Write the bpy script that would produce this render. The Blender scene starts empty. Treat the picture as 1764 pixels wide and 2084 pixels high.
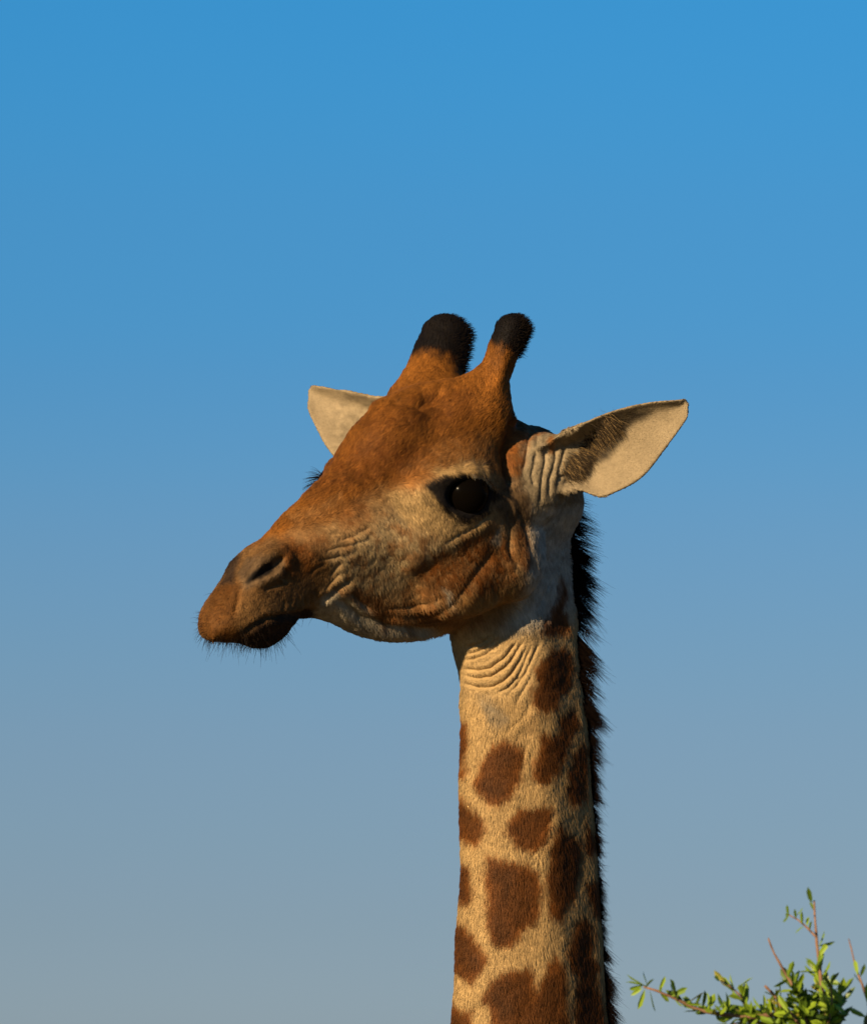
import bpy, bmesh, math, random
import numpy as np
from math import radians, sin, cos, pi

# ------------------------------------------------------------------ camera, sky, sun
scene = bpy.context.scene
col = scene.collection
S = 0.00081                    # metres per reference pixel (1764 px wide picture) at the giraffe
DIST = 10.0
TH = radians(5.5)              # the camera looks up by this much
CZ = 4.25                      # height of the frame's centre at the giraffe
cen = np.array([0.0, 0.0, CZ])
AX = np.array([1.0, 0, 0])
AV = np.array([0, -sin(TH), cos(TH)])
AW = np.array([0, -cos(TH), -sin(TH)])
cam_d = bpy.data.cameras.new('camera')
cam = bpy.data.objects.new('camera', cam_d)
col.objects.link(cam)
cam.location = cen + AW * DIST
cam.rotation_euler = (radians(90) + TH, 0, 0)
cam_d.sensor_fit = 'HORIZONTAL'
cam_d.sensor_width = 36
cam_d.lens = 36 * DIST / (1764 * S)
cam_d.clip_end = 20000
cam_d.dof.use_dof = True
cam_d.dof.focus_distance = DIST - 0.12
cam_d.dof.aperture_fstop = 9.0
scene.camera = cam

SUN_AZ = 31.0                  # degrees to the left of the camera's back
SUN_EL = 16.0
world = bpy.data.worlds.new('World')
scene.world = world
world.use_nodes = True
wn = world.node_tree
wn.nodes.clear()
sky = wn.nodes.new('ShaderNodeTexSky')
sky.sky_type = 'NISHITA'
sky.sun_disc = False
sky.sun_elevation = radians(SUN_EL)
sky.sun_rotation = radians(180 + SUN_AZ)
sky.air_density = 1.0
sky.dust_density = 0.25
sky.ozone_density = 2.0
bg = wn.nodes.new('ShaderNodeBackground')
bg.inputs['Strength'].default_value = 0.0509
out = wn.nodes.new('ShaderNodeOutputWorld')
# the clear, slightly hazy winter sky: deeper blue overhead, grey-blue near the horizon
tcw = wn.nodes.new('ShaderNodeTexCoord'); sep = wn.nodes.new('ShaderNodeSeparateXYZ')
mrw = wn.nodes.new('ShaderNodeMapRange'); mrw.inputs['From Min'].default_value = 0.0; mrw.inputs['From Max'].default_value = 0.2
ramp = wn.nodes.new('ShaderNodeValToRGB')
SKY = [(0.0127, (0.3617, 0.5078, 0.9383)), (0.0255, (0.34, 0.4706, 0.8483)), (0.0386, (0.331, 0.4562, 0.79)), (0.0649, (0.3261, 0.4659, 0.7498)), (0.0978, (0.2727, 0.5, 0.8003)), (0.1224, (0.2069, 0.5281, 0.8629)), (0.1501, (0.1829, 0.5769, 0.9215)), (0.178, (0.154, 0.6298, 1.0))]
ramp.color_ramp.interpolation = 'CARDINAL'
while len(ramp.color_ramp.elements) < len(SKY): ramp.color_ramp.elements.new(.5)
for e_, (z_, c_) in zip(ramp.color_ramp.elements, SKY):
    e_.position = z_ / .2; e_.color = (*c_, 1)
mulw = wn.nodes.new('ShaderNodeMix'); mulw.data_type = 'RGBA'; mulw.blend_type = 'MULTIPLY'; mulw.inputs['Factor'].default_value = 1
wn.links.new(tcw.outputs['Generated'], sep.inputs[0]); wn.links.new(sep.outputs['Z'], mrw.inputs['Value']); wn.links.new(mrw.outputs['Result'], ramp.inputs['Fac'])
wn.links.new(sky.outputs[0], mulw.inputs[6]); wn.links.new(ramp.outputs['Color'], mulw.inputs[7])
wn.links.new(mulw.outputs[2], bg.inputs['Color'])
wn.links.new(bg.outputs[0], out.inputs['Surface'])

sun_d = bpy.data.lights.new('sun', 'SUN')
sun_d.energy = 5.0
sun_d.angle = radians(0.5)
sun_d.color = (1.0, 0.76, 0.47)
sun = bpy.data.objects.new('sun', sun_d)
col.objects.link(sun)
sd = np.array([-sin(radians(SUN_AZ)) * cos(radians(SUN_EL)), -cos(radians(SUN_AZ)) * cos(radians(SUN_EL)), sin(radians(SUN_EL))])
from mathutils import Vector
sun.rotation_euler = Vector(sd).to_track_quat('Z', 'Y').to_euler()
sun.location = (-6, -6, 12)

scene.view_settings.view_transform = 'Standard'
scene.view_settings.look = 'None'
scene.view_settings.gamma = 1.0
scene.view_settings.exposure = 0.92
scene.view_settings.use_curve_mapping = False

rng = np.random.default_rng(7)
random.seed(7)

# ------------------------------------------------------------------ helpers
def tag(o, label=None, cat=None, group=None, kind=None):
    if label: o['label'] = label
    if cat: o['category'] = cat
    if group: o['group'] = group
    if kind: o['kind'] = kind
    return o

def img(x, y, w=0.0):
    """reference picture point at depth w (metres towards the camera) -> local frame (right, up, towards)"""
    k = (DIST - w) / DIST
    return np.array([(x - 882) * S * k, (1042 - y) * S * k, w])

def to_world(P):
    P = np.asarray(P, dtype=np.float64)
    return cen + P[..., 0:1] * AX + P[..., 1:2] * AV + P[..., 2:3] * AW

def to_img(P):
    k = DIST / (DIST - P[:, 2])
    return 882 + P[:, 0] / S * k, 1042 - P[:, 1] / S * k

def nodes_of(name):
    m = bpy.data.materials.new(name)
    m.use_nodes = True
    nt = m.node_tree
    return m, nt, nt.nodes['Principled BSDF']

def mesh_obj(name, verts, faces, mat, parent=None, smooth=True):
    me = bpy.data.meshes.new(name)
    me.from_pydata([tuple(v) for v in verts], [], [tuple(f) for f in faces])
    if smooth:
        me.polygons.foreach_set('use_smooth', [True] * len(me.polygons))
    if mat: me.materials.append(mat)
    o = bpy.data.objects.new(name, me)
    col.objects.link(o)
    if parent: o.parent = parent
    return o

# value noise in numpy
_perm = np.random.default_rng(3).random(65536).astype(np.float32)
def vnoise(x, y, z=None):
    if z is None: z = np.zeros_like(x)
    xi, yi, zi = np.floor(x).astype(np.int64), np.floor(y).astype(np.int64), np.floor(z).astype(np.int64)
    fx, fy, fz = x - xi, y - yi, z - zi
    fx, fy, fz = fx*fx*(3-2*fx), fy*fy*(3-2*fy), fz*fz*(3-2*fz)
    def h(a, b, c): return _perm[(a * 73856093 ^ b * 19349663 ^ c * 83492791) & 65535]
    r = 0
    for dx in (0, 1):
        for dy in (0, 1):
            for dz in (0, 1):
                r = r + h(xi+dx, yi+dy, zi+dz) * (fx if dx else 1-fx) * (fy if dy else 1-fy) * (fz if dz else 1-fz)
    return r * 2 - 1
def fbm(x, y, z=None, o=3):
    r = 0; a = 1; t = 0
    for i in range(o):
        k = 2.03 ** i
        r = r + a * vnoise(x*k + 17*i, y*k + 5*i, None if z is None else z*k); t += a; a *= .5
    return r / t

def sstep(a, b, x):
    t = np.clip((x - a) / (b - a), 0, 1)
    return t * t * (3 - 2 * t)

def smin(a, b, k):
    h = np.maximum(k - np.abs(a - b), 0) / k
    return np.minimum(a, b) - h * h * k * 0.25
def smax(a, b, k): return -smin(-a, -b, k)

# ------------------------------------------------------------------ ground
gm, gt, gp = nodes_of('dry_savanna_ground')
tc = gt.nodes.new('ShaderNodeTexCoord')
n1 = gt.nodes.new('ShaderNodeTexNoise'); n1.inputs['Scale'].default_value = 0.35; n1.inputs['Detail'].default_value = 8
rp = gt.nodes.new('ShaderNodeValToRGB')
rp.color_ramp.elements[0].position = .35; rp.color_ramp.elements[0].color = (.065, .06, .03, 1)
rp.color_ramp.elements[1].position = .65; rp.color_ramp.elements[1].color = (.11, .09, .05, 1)
gt.links.new(tc.outputs['Object'], n1.inputs['Vector']); gt.links.new(n1.outputs['Fac'], rp.inputs['Fac']); gt.links.new(rp.outputs['Color'], gp.inputs['Base Color'])
gp.inputs['Roughness'].default_value = .95
N = 48
gv = [(0, 0, 0)] + [(r*cos(2*pi*i/N), r*sin(2*pi*i/N), 0) for r in (10, 60, 400, 9000) for i in range(N)]
gf = [(0, 1+i, 1+(i+1) % N) for i in range(N)] + [(1+k*N+i, 1+(k+1)*N+i, 1+(k+1)*N+(i+1) % N, 1+k*N+(i+1) % N) for k in range(3) for i in range(N)]
g = mesh_obj('ground', gv, gf, gm, smooth=False); tag(g, kind='structure')

# ------------------------------------------------------------------ giraffe: head frame
def head_basis(al, be, ro):
    al, be, ro = map(radians, (al, be, ro))
    h = np.array([-cos(al), -sin(al), 0]); Z = np.array([0, 0, 1.])
    F = cos(be)*h - sin(be)*Z; U = sin(be)*h + cos(be)*Z; L = np.array([sin(al), -cos(al), 0])
    L, U = cos(ro)*L - sin(ro)*U, cos(ro)*U + sin(ro)*L
    M = np.array([AX, AV, AW])
    return M @ F, M @ L, M @ U
HF, HL, HU = head_basis(39, 25, 7)
HB = np.array([HF, HL, HU])            # rows
W0 = 0.16
HO = img(950, 1010, W0 + .125*HL[2]) - .125*HL
def loc(P): return (P - HO) @ HB.T      # local frame -> head (f, l, u)
def unloc(Q): return HO + np.asarray(Q) @ HB
def hl(x, y, l):
    """head coordinates of a picture point given its lateral offset l"""
    p = np.array([(x-882)*S, (1042-y)*S]) - HO[:2] - l*HL[:2]
    f, u = np.linalg.solve(np.array([HF[:2], HU[:2]]).T, p)
    return np.array([f, l, u])

# ------------------------------------------------------------------ distance functions
def d_ell(P, c, r):
    q = (P - np.asarray(c, np.float32)) / np.asarray(r, np.float32)
    k0 = np.sqrt((q*q).sum(1)); q /= np.asarray(r, np.float32)
    k1 = np.sqrt((q*q).sum(1)) + 1e-9
    return k0 * (k0 - 1) / k1
def d_cone(P, a, b, ra, rb):
    a = np.asarray(a, np.float32); b = np.asarray(b, np.float32)
    ba = b - a; pa = P - a
    t = np.clip((pa @ ba) / (ba @ ba), 0, 1)
    return np.sqrt(((pa - t[:, None]*ba)**2).sum(1)) - (ra + (rb - ra)*t)
def d_ell_rot(P, c, r, R):
    return d_ell((P - np.asarray(c, np.float32)) @ np.asarray(R, np.float32).T, (0, 0, 0), r)

# main head loft (symmetric in l): f, top u, bottom u, half width top / mid / low
HT = np.array([
 # f     top    bot    wt    wm    wb
 [-.26,  .020, -.185, .072, .084, .060],
 [-.20,  .086, -.214, .082, .096, .050],
 [-.14,  .126, -.232, .085, .104, .050],
 [-.05,  .140, -.240, .084, .106, .048],
 [ .00,  .140, -.236, .082, .104, .044],
 [ .06,  .136, -.222, .074, .096, .040],
 [ .12,  .123, -.200, .062, .086, .036],
 [ .19,  .103, -.163, .052, .075, .034],
 [ .265, .080, -.120, .047, .065, .038],
 [ .33,  .064, -.096, .042, .054, .036],
 [ .375, .050, -.088, .042, .052, .038],
 [ .40,  .034, -.084, .040, .050, .038],
 [ .43,  .008, -.080, .038, .050, .038],
 [ .46, -.014, -.078, .036, .048, .038],
 [ .50, -.034, -.076, .034, .044, .036]], np.float32)
def smooth_tab(x, y, n=400, w=.03):
    """a table as a smooth dense curve"""
    xs = np.linspace(x[0], x[-1], n)
    x = np.asarray(x, float); y = np.asarray(y, float)
    sl = np.diff(y)/np.diff(x)
    tg = np.concatenate([[sl[0]], np.where(sl[1:]*sl[:-1] > 0, 2*sl[1:]*sl[:-1]/(sl[1:]+sl[:-1] + 1e-12), 0), [sl[-1]]])
    k_ = np.clip(np.searchsorted(x, xs, 'right') - 1, 0, len(x)-2)
    h_ = x[k_+1] - x[k_]; t_ = (xs - x[k_])/h_
    ys = (2*t_**3-3*t_**2+1)*y[k_] + (t_**3-2*t_**2+t_)*h_*tg[k_] + (-2*t_**3+3*t_**2)*y[k_+1] + (t_**3-t_**2)*h_*tg[k_+1]
    k = max(3, int(n*w)) | 1
    ker = np.hanning(k+2)[1:-1]; ker /= ker.sum()
    pad = np.concatenate([2*ys[0]-ys[k:0:-1], ys, 2*ys[-1]-ys[-2:-k-2:-1]])
    ys = np.convolve(pad, ker, 'same')[k:-k]
    return xs.astype(np.float32), ys.astype(np.float32)
HTS = [smooth_tab(HT[:, 0], HT[:, i], w=.09) for i in range(1, 6)]

def head_sdf(Q):
    f, l, u = Q[:, 0], Q[:, 1], Q[:, 2]
    a = np.abs(l)
    A = np.stack([f, a, u], 1)
    ff = np.clip(f, HT[0, 0], HT[-1, 0])
    top, bot, wt, wm, wb = [np.interp(ff, a_, b_).astype(np.float32) for a_, b_ in HTS]
    H = (top - bot) / 2; c = (top + bot) / 2
    t = (u - c) / H
    tt = np.clip(t, -1, 1)
    Wd = np.where(tt > 0, wm + (wt - wm)*tt*tt, wm + (wb - wm)*tt*tt)
    ef = np.maximum(f - .445, 0) / .050 + np.maximum(-.24 - f, 0) / .075
    g = ((a/Wd)**2.4 + np.abs(t)**2.4 + ef**2.4) ** (1/2.4)
    d = (g - 1) * np.minimum(Wd, H) * .92
    # forehead dome and the bump on its middle
    d = smin(d, d_ell(A, (-.015, 0, .085), (.12, .072, .068)), .05)
    d = smin(d, d_ell(A, (.035, 0, .115), (.06, .045, .035)), .05)
    # brow and orbit
    d = smin(d, d_ell(A, (-.005, .084, .034), (.075, .036, .034)), .05)
    d = smin(d, d_ell(A, (-.005, .084, -.006), (.070, .036, .052)), .05)
    # cheek bone, masseter, ramus
    d = smin(d, d_cone(A, (.10, .078, -.050), (-.13, .088, -.055), .022, .030), .04)
    d = smin(d, d_ell(A, (-.030, .072, -.125), (.130, .042, .082)), .025)
    d = smin(d, d_ell(A, (-.092, .074, -.148), (.068, .046, .068)), .02)
    # facial crest to the nose
    d = smin(d, d_cone(A, (.10, .062, -.02), (.29, .044, .012), .024, .016), .04)
    # nostril wings
    d = smin(d, d_ell(A, (.365, .038, .012), (.052, .020, .034)), .03)
    # upper lip
    d = smin(d, d_ell(A, (.432, 0, -.042), (.062, .047, .042)), .04)
    d = smin(d, d_ell(A, (.390, .024, -.055), (.080, .032, .032)), .03)
    # lower lip
    d = smin(d, d_ell(A, (.370, 0, -.092), (.056, .034, .028)), .012)
    # horn bases
    d = smin(d, d_ell(A, (-.105, .058, .098), (.075, .046, .055)), .04)
    return d

HORNS = [  # base, tip in head coords
 (hl(1000, 815, .072), hl(1044, 681, .085), (.050, .0310, .0340)),
 (hl(862, 805, -.072), hl(901, 688, -.088), (.057, .0390, .0385))]
def horn_sdf(Q, i):
    b, t, (r0, r1, r2) = HORNS[i]
    m = b + (t - b) * .62
    d = smin(d_cone(Q, b - (t-b)*.15, m, r0*1.05, r1), d_cone(Q, m, t, r1, r2), .02)
    return d

# ears -------------------------------------------------------------
EB = img(1146, 936, 0); EB = unloc(hl(1146, 936, .125))
ED = unloc(hl(1397, 822, .125 + .205)) - EB
EL = np.linalg.norm(ED); ED = ED / EL
ES = np.array([.30, -.93, -.12]); ES -= ES.dot(ED)*ED; ES /= np.linalg.norm(ES)   # towards the lower edge
EN = np.cross(ED, ES); EN = EN if EN[2] > 0 else -EN
FB = unloc(hl(872, 905, -.125))                 # the far ear is swung forward
FD = np.array([-.213, .094, -.05]); FD /= np.linalg.norm(FD)
FS = np.array([-.36, -.93, .10]); FS -= FS.dot(FD)*FD; FS /= np.linalg.norm(FS)
FN = np.cross(FD, FS); FN = FN if FN[2] > 0 else -FN
EK = EL / 272.0
E_T  = np.array([-60, 0, 42, 106, 175, 236, 262, 273, 281, 303]) * EK
E_LO = np.array([ 44, 60, 97, 104, 82, 53, 37, 24, 0, -22]) * S
E_UP = np.array([ 40, 50, 56, 55, 48, 39, 31, 21, 0, -22]) * S
E_TL, E_LO = smooth_tab(E_T, E_LO, w=.04)
_, E_UP = smooth_tab(E_T, E_UP, w=.04)
def ear_sdf(P, B, D, Sx, Nn, k=1.0):
    q = P - B.astype(np.float32)
    t = q @ D.astype(np.float32); s = q @ Sx.astype(np.float32); n = q @ Nn.astype(np.float32)
    lo = np.interp(t, E_TL, E_LO).astype(np.float32)*k; up = np.interp(t, E_TL, E_UP).astype(np.float32)
    x = np.where(s > 0, s / np.maximum(lo, .034), s / np.maximum(up, .030))
    x = np.clip(x, -1.25, 1.25)
    tn = np.clip(t / EL, -.2, 1)
    cup = .050 * (1 - .72*sstep(.0, .75, tn))
    upper = np.where(x < 0, 1.35, .85)
    h = cup * upper * (np.abs(x)**2.2) - cup*.75 - .02*tn*tn
    dist_n = np.abs(n - h) / np.sqrt(1 + (2.0*cup/np.maximum(.5*(lo+up), .01)*np.abs(x))**2) - (.0046 + .004*sstep(.35, -.1, tn))
    edge = np.where(s > 0, s - lo, -s - up)
    edge = np.maximum(edge, -t - .012)
    return smax(dist_n, edge*.8, .006)

# neck -------------------------------------------------------------
NK_Y = np.array([ 860, 930, 1020, 1100, 1200, 1290, 1350, 1400, 1480, 1600, 1750, 1900, 2084, 2250, 2500])
NK_L = np.array([ 960, 935,  930,  925,  915,  916,  930,  938,  938,  938,  940,  930,  920,  905,  880])
NK_R = np.array([1100,1125, 1146, 1160, 1170, 1172, 1178, 1184, 1194, 1202, 1213, 1222, 1234, 1250, 1290])
NK_B = np.array([.060,.072, .080, .082, .084, .085, .085, .086, .088, .092, .097, .103, .110, .118, .130])
NKL = smooth_tab(NK_Y, NK_L, w=.05); NKR = smooth_tab(NK_Y, NK_R, w=.05); NKB = smooth_tab(NK_Y, NK_B, w=.08)
# depth of the neck across its width: thick muscle in front, thin towards the nape
NPROF = smooth_tab(np.array([-1, -.95, -.85, -.7, -.45, -.15, .15, .38, .55, .75, .9, 1.0]), np.array([.22, .38, .58, .76, .93, 1.0, .99, .90, .72, .44, .25, .12]), w=.05)
NSLOPE = (NPROF[0], np.gradient(NPROF[1], NPROF[0]))
def neck_sdf(P):
    yy = 1042 - P[:, 1] / S
    Lx = np.interp(yy, *NKL); Rx = np.interp(yy, *NKR); b = np.interp(yy, *NKB).astype(np.float32)
    c = ((Lx+Rx)/2 - 882) * S; a = (Rx-Lx)/2 * S
    wc = -P[:, 1]*math.tan(TH) - .01
    x = (P[:, 0] - c) / a
    zz = np.abs(P[:, 2] - wc + .24*(P[:, 0] - c))
    pr = np.interp(x, *NPROF); dp = np.interp(x, *NSLOPE)
    d = (zz - b*pr) / np.sqrt(1 + (b/a*dp)**2)
    d = smax(d, (np.abs(x) - 1)*a, .012)
    d = smax(d, (935 - yy)*S, .10)
    return d.astype(np.float32)

EARB = hl(1098, 985, .098)
FORB = hl(692, 984, -.108)       # far brow and eye, just showing past the bridge of the nose
def sdf_base(P):
    P = P.astype(np.float32)
    Q = ((P - HO) @ HB.T).astype(np.float32)
    d = head_sdf(Q)
    d = smin(d, horn_sdf(Q, 0), .03)
    d = smin(d, horn_sdf(Q, 1), .03)
    d = smin(d, neck_sdf(P), .018)
    d = smin(d, d_ell(Q, FORB, (.048, .040, .042)), .04)
    d = smin(d, d_ell(Q, EARB, (.045, .030, .050)), .03)
    # ear roots
    er = loc((EB - .030*EN - .01*ED)[None])[0]
    fr = loc((FB - .030*FN - .01*FD)[None])[0]
    d = smin(d, d_cone(Q, (-.15, .055, -.005), er, .055, .036), .03)
    d = smin(d, d_cone(Q, (-.12, -.055, .005), fr, .055, .036), .03)
    d = smin(d, ear_sdf(P, EB, ED, ES, EN), .022)
    d = smin(d, ear_sdf(P, FB, FD, FS, FN, 1.25), .022)
    return d

def surf(pts, w0=.5):
    """points of the camera-side surface under the given picture points"""
    pts = np.asarray(pts, float).reshape(-1, 2)
    w = np.full(len(pts), w0)
    for _ in range(60):
        k = (DIST - w)/DIST
        P = np.stack([(pts[:, 0]-882)*S*k, (1042-pts[:, 1])*S*k, w], 1)
        w = w - np.clip(sdf_base(P), -.02, .05)*.8
    return P

# eyes: socket, lids and ball
EYE_IMG = (957, 1004)
_e = surf([EYE_IMG])[0]
_eq = loc(_e[None])[0]
EYE_R = .040
EYE_N = HL*.5 + np.array([0, 0, .5]); EYE_N = HB @ (EYE_N/np.linalg.norm(EYE_N))
EYE_Q = _eq - EYE_N*(EYE_R - .012)
EYE_C = unloc(EYE_Q); EYE_F = unloc(FORB + np.array([.004, -.008, -.006]))
LID_T = loc(surf([(884, 992), (905, 978), (930, 967), (958, 963), (985, 973), (1004, 994)]))
LID_B = loc(surf([(884, 992), (905, 1022), (930, 1046), (955, 1050), (982, 1036), (1004, 994)]))
NOSTRIL = loc(surf([(506, 1181), (522, 1170), (540, 1158), (556, 1144)]))
NRIM = loc(surf([(494, 1172), (505, 1150), (530, 1132), (560, 1128), (574, 1142), (570, 1160), (548, 1176), (520, 1190)]))

def chain(A, pts, rs):
    d = None
    for i in range(len(pts)-1):
        c = d_cone(A, pts[i], pts[i+1], rs[i], rs[i+1])
        d = c if d is None else np.minimum(d, c)
    return d

def sdf(P):
    P = P.astype(np.float32)
    d = sdf_base(P)
    near = d < .05
    if near.any():
        Q = ((P[near] - HO) @ HB.T).astype(np.float32)
        A = Q.copy(); A[:, 1] = np.abs(A[:, 1])
        e = d[near]
        # socket
        e = smax(e, -d_ell(Q, EYE_Q + EYE_N*.030, (.048, .026, .031)), .010)
        e = smin(e, chain(Q, LID_T - np.array([0, .003, 0]), (.003, .006, .008, .009, .007, .003)), .010)
        e = smin(e, chain(Q, LID_B - np.array([0, .005, 0]), (.003, .005, .006, .006, .005, .003)), .010)
        # nostrils
        e = smin(e, chain(A, NRIM - np.array([0, .006, 0]), (.004, .007, .009, .010, .010, .009, .007, .004)), .014)
        e = smax(e, -chain(A, NOSTRIL + np.array([0, .001, 0]), (.005, .010, .012, .009)), .008)
        d[near] = e
    return d

# ------------------------------------------------------------------ sparse surface nets
def surface_nets(fn, lo, hi, h, B=4):
    lo = np.asarray(lo, float); hi = np.asarray(hi, float)
    nb = np.ceil((hi - lo) / (h*B)).astype(int)
    n = nb*B + 1
    bi = np.stack(np.meshgrid(*[np.arange(k) for k in nb], indexing='ij'), -1).reshape(-1, 3)
    cd = np.concatenate([fn(lo + (c + .5)*h*B) for c in np.array_split(bi, max(1, len(bi)//400000))])
    act = bi[np.abs(cd) < h*B*.87*1.25 + .008]
    off = np.stack(np.meshgrid(*[np.arange(B+1)]*3, indexing='ij'), -1).reshape(-1, 3)
    ids = (act[:, None, :]*B + off[None]).reshape(-1, 3)
    key = (ids[:, 0]*n[1] + ids[:, 1])*n[2] + ids[:, 2]
    uk = np.unique(key)
    pid = np.stack([uk // (n[1]*n[2]), (uk // n[2]) % n[1], uk % n[2]], 1)
    D = np.full(n[0]*n[1]*n[2], np.nan, np.float32)
    for part in np.array_split(np.arange(len(uk)), max(1, len(uk)//300000)):
        D[uk[part]] = fn(lo + pid[part]*h)
    st = np.array([n[1]*n[2], n[2], 1])
    coff = np.array([[i, j, k] for i in (0, 1) for j in (0, 1) for k in (0, 1)])
    cells = uk[(pid < n-1).all(1)]
    V8 = np.stack([D[cells + (c @ st)] for c in coff], 1)
    ok = np.isfinite(V8).all(1)
    s8 = V8 < 0
    ok &= s8.any(1) & ~s8.all(1)
    cells = cells[ok]; V8 = V8[ok]
    edges = [(a, b) for a in range(8) for b in range(8) if a < b and np.abs(coff[a]-coff[b]).sum() == 1]
    acc = np.zeros((len(cells), 3)); cnt = np.zeros(len(cells))
    for a, b in edges:
        da, db = V8[:, a], V8[:, b]
        m = (da < 0) != (db < 0)
        t = np.where(m, da / np.where(m, da - db, 1), 0)
        p = coff[a] + t[:, None]*(coff[b]-coff[a])
        acc[m] += p[m]; cnt[m] += 1
    cid = np.stack([cells // st[0], (cells // n[2]) % n[1], cells % n[2]], 1)
    verts = lo + (cid + acc / cnt[:, None]) * h
    index = np.full(n[0]*n[1]*n[2], -1, np.int64); index[cells] = np.arange(len(cells))
    quads = []
    for ax in range(3):
        b, c = [(1, 2), (2, 0), (0, 1)][ax]
        d0 = D[cells]; nxt = cells + st[ax]; d1 = D[nxt]
        m = (d0 < 0) != (d1 < 0)
        m &= (cid[:, b] > 0) & (cid[:, c] > 0)
        cc = cells[m]
        q = np.stack([index[cc - st[b] - st[c]], index[cc - st[c]], index[cc], index[cc - st[b]]], 1)
        fl = d0[m] > 0
        q[fl] = q[fl][:, ::-1]
        q = q[(q >= 0).all(1)]
        quads.append(q)
    quads = np.concatenate(quads)
    used = np.unique(quads); rm = np.full(len(verts), -1); rm[used] = np.arange(len(used))
    return verts[used], rm[quads]

def smooth_mesh(V, Q, it=2, k=.5, mask=None):
    e = np.concatenate([Q[:, [0, 1]], Q[:, [1, 2]], Q[:, [2, 3]], Q[:, [3, 0]]])
    e = np.concatenate([e, e[:, ::-1]])
    cnt = np.bincount(e[:, 0], minlength=len(V))
    for _ in range(it):
        A = np.stack([np.bincount(e[:, 0], V[e[:, 1], i], minlength=len(V)) for i in range(3)], 1) / cnt[:, None]
        kk = k if mask is None else k*mask[:, None]
        V = V + kk*(A - V)
    return V

def normals(V, Q):
    a = V[Q[:, 2]] - V[Q[:, 0]]; b = V[Q[:, 3]] - V[Q[:, 1]]
    fn = np.cross(a, b)
    N = np.zeros_like(V)
    for i in range(4):
        for k in range(3): N[:, k] += np.bincount(Q[:, i], fn[:, k], minlength=len(V))
    return N / (np.linalg.norm(N, axis=1, keepdims=True) + 1e-12)


VOX = 0.0025
NECK_CUT = -(2210 - 1042)*S
V, Qd = surface_nets(sdf, (-.43, NECK_CUT, -.34), (.46, .37, .62), VOX)
V = smooth_mesh(V, Qd, 2)

# ------------------------------------------------------------------ final proportions
WARP = []   # (x, y) as first modelled -> (x, y) wanted
def wp_rows(rows): WARP.extend([((m, y), (t + 4, y)) for y, t, m in rows])
def wp_cols(cols, o=4): WARP.extend([((x, m), (x, t + o)) for x, t, m in cols])
wp_rows([(840, 745, 713), (870, 715, 688), (900, 697, 676), (930, 675, 666), (960, 655, 640), (1000, 620, 599), (1040, 578, 560), (1080, 540, 514),
         (1100, 515, 477), (1120, 487, 440), (1150, 462, 425), (1175, 450, 421), (1200, 432, 417), (1230, 412, 397), (1260, 400, 382), (1285, 402, 378)])
wp_cols([(430, 1308, 1329), (480, 1312, 1327), (530, 1322, 1328), (580, 1302, 1306), (615, 1266, 1270), (640, 1262, 1270), (700, 1285, 1278), (770, 1305, 1289), (830, 1309, 1292), (880, 1299, 1287)], -4)
WARP += [((792, 780), (806, 780)), ((815, 750), (826, 750)), ((831, 720), (839, 721)), ((850, 680), (853, 683)), ((901, 640), (902, 641)), ((1050, 633), (1048, 641)),
         ((1081, 650), (1066, 655)), ((1089, 680), (1072, 683)), ((1074, 740), (1046, 742)), ((1064, 780), (1033, 780)), ((1062, 830), (1042, 834))]
wp_cols([(1130, 882, 882), (1200, 853, 852), (1300, 822, 817), (1350, 816, 802), (1385, 816, 796)], 2)
wp_cols([(1200, 1007, 1000), (1260, 1000, 997), (1290, 985, 986), (1340, 932, 945), (1380, 876, 900)], -2)
WARP += [((384, 1306), (416, 1298)), ((398, 1320), (434, 1305))]
WARP += [((1423, 830), (1396, 838)), ((1412, 808), (1390, 822))]
WARP += [((605, 795), (632, 799)), ((604, 830), (632, 830)), ((617, 860), (643, 860)), ((630, 880), (652, 880)), ((644, 900), (662, 900)), ((640, 774), (645, 790)), ((680, 779), (682, 793)), ((720, 789), (722, 800)), ((760, 799), (762, 808))]
WARP += [((x, y), (x, y)) for x, y in ((952, 1006), (1000, 900), (1060, 1200), (980, 1255), (935, 1350), (1178, 1350), (1160, 1100), (938, 1600), (1202, 1600), (930, 1900), (1222, 1900), (905, 2250), (1250, 2250),
         (800, 1100), (700, 1180), (1090, 960), (1240, 920), (850, 900), (1100, 1100), (1020, 760), (875, 760))]
_src = np.array([a for a, b in WARP], float); _dst = np.array([b for a, b in WARP], float)
def _tps(r2): return r2*np.log(r2 + 1e-9)
_K = _tps((((_src[:, None] - _src[None])/300)**2).sum(2)) + np.eye(len(_src))*.012
_Pm = np.concatenate([np.ones((len(_src), 1)), _src/300], 1)
_A = np.block([[_K, _Pm], [_Pm.T, np.zeros((3, 3))]])
_Wt = np.linalg.solve(_A, np.concatenate([_dst - _src, np.zeros((3, 2))]))
def warp(P):
    P = np.array(P, float); shp = P.shape; P = P.reshape(-1, 3)
    x, y = to_img(P); p = np.stack([x, y], 1)
    d = np.zeros_like(p)
    for i in range(len(_src)):
        d += _tps((((p - _src[i])/300)**2).sum(1))[:, None]*_Wt[i]
    d += _Wt[len(_src)] + (p/300) @ _Wt[len(_src)+1:]
    d *= sstep(2200, 1900, y)[:, None]
    k = (DIST - P[:, 2])/DIST
    P[:, 0] += d[:, 0]*S*k; P[:, 1] -= d[:, 1]*S*k
    return P.reshape(shp)
V = warp(V)

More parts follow.
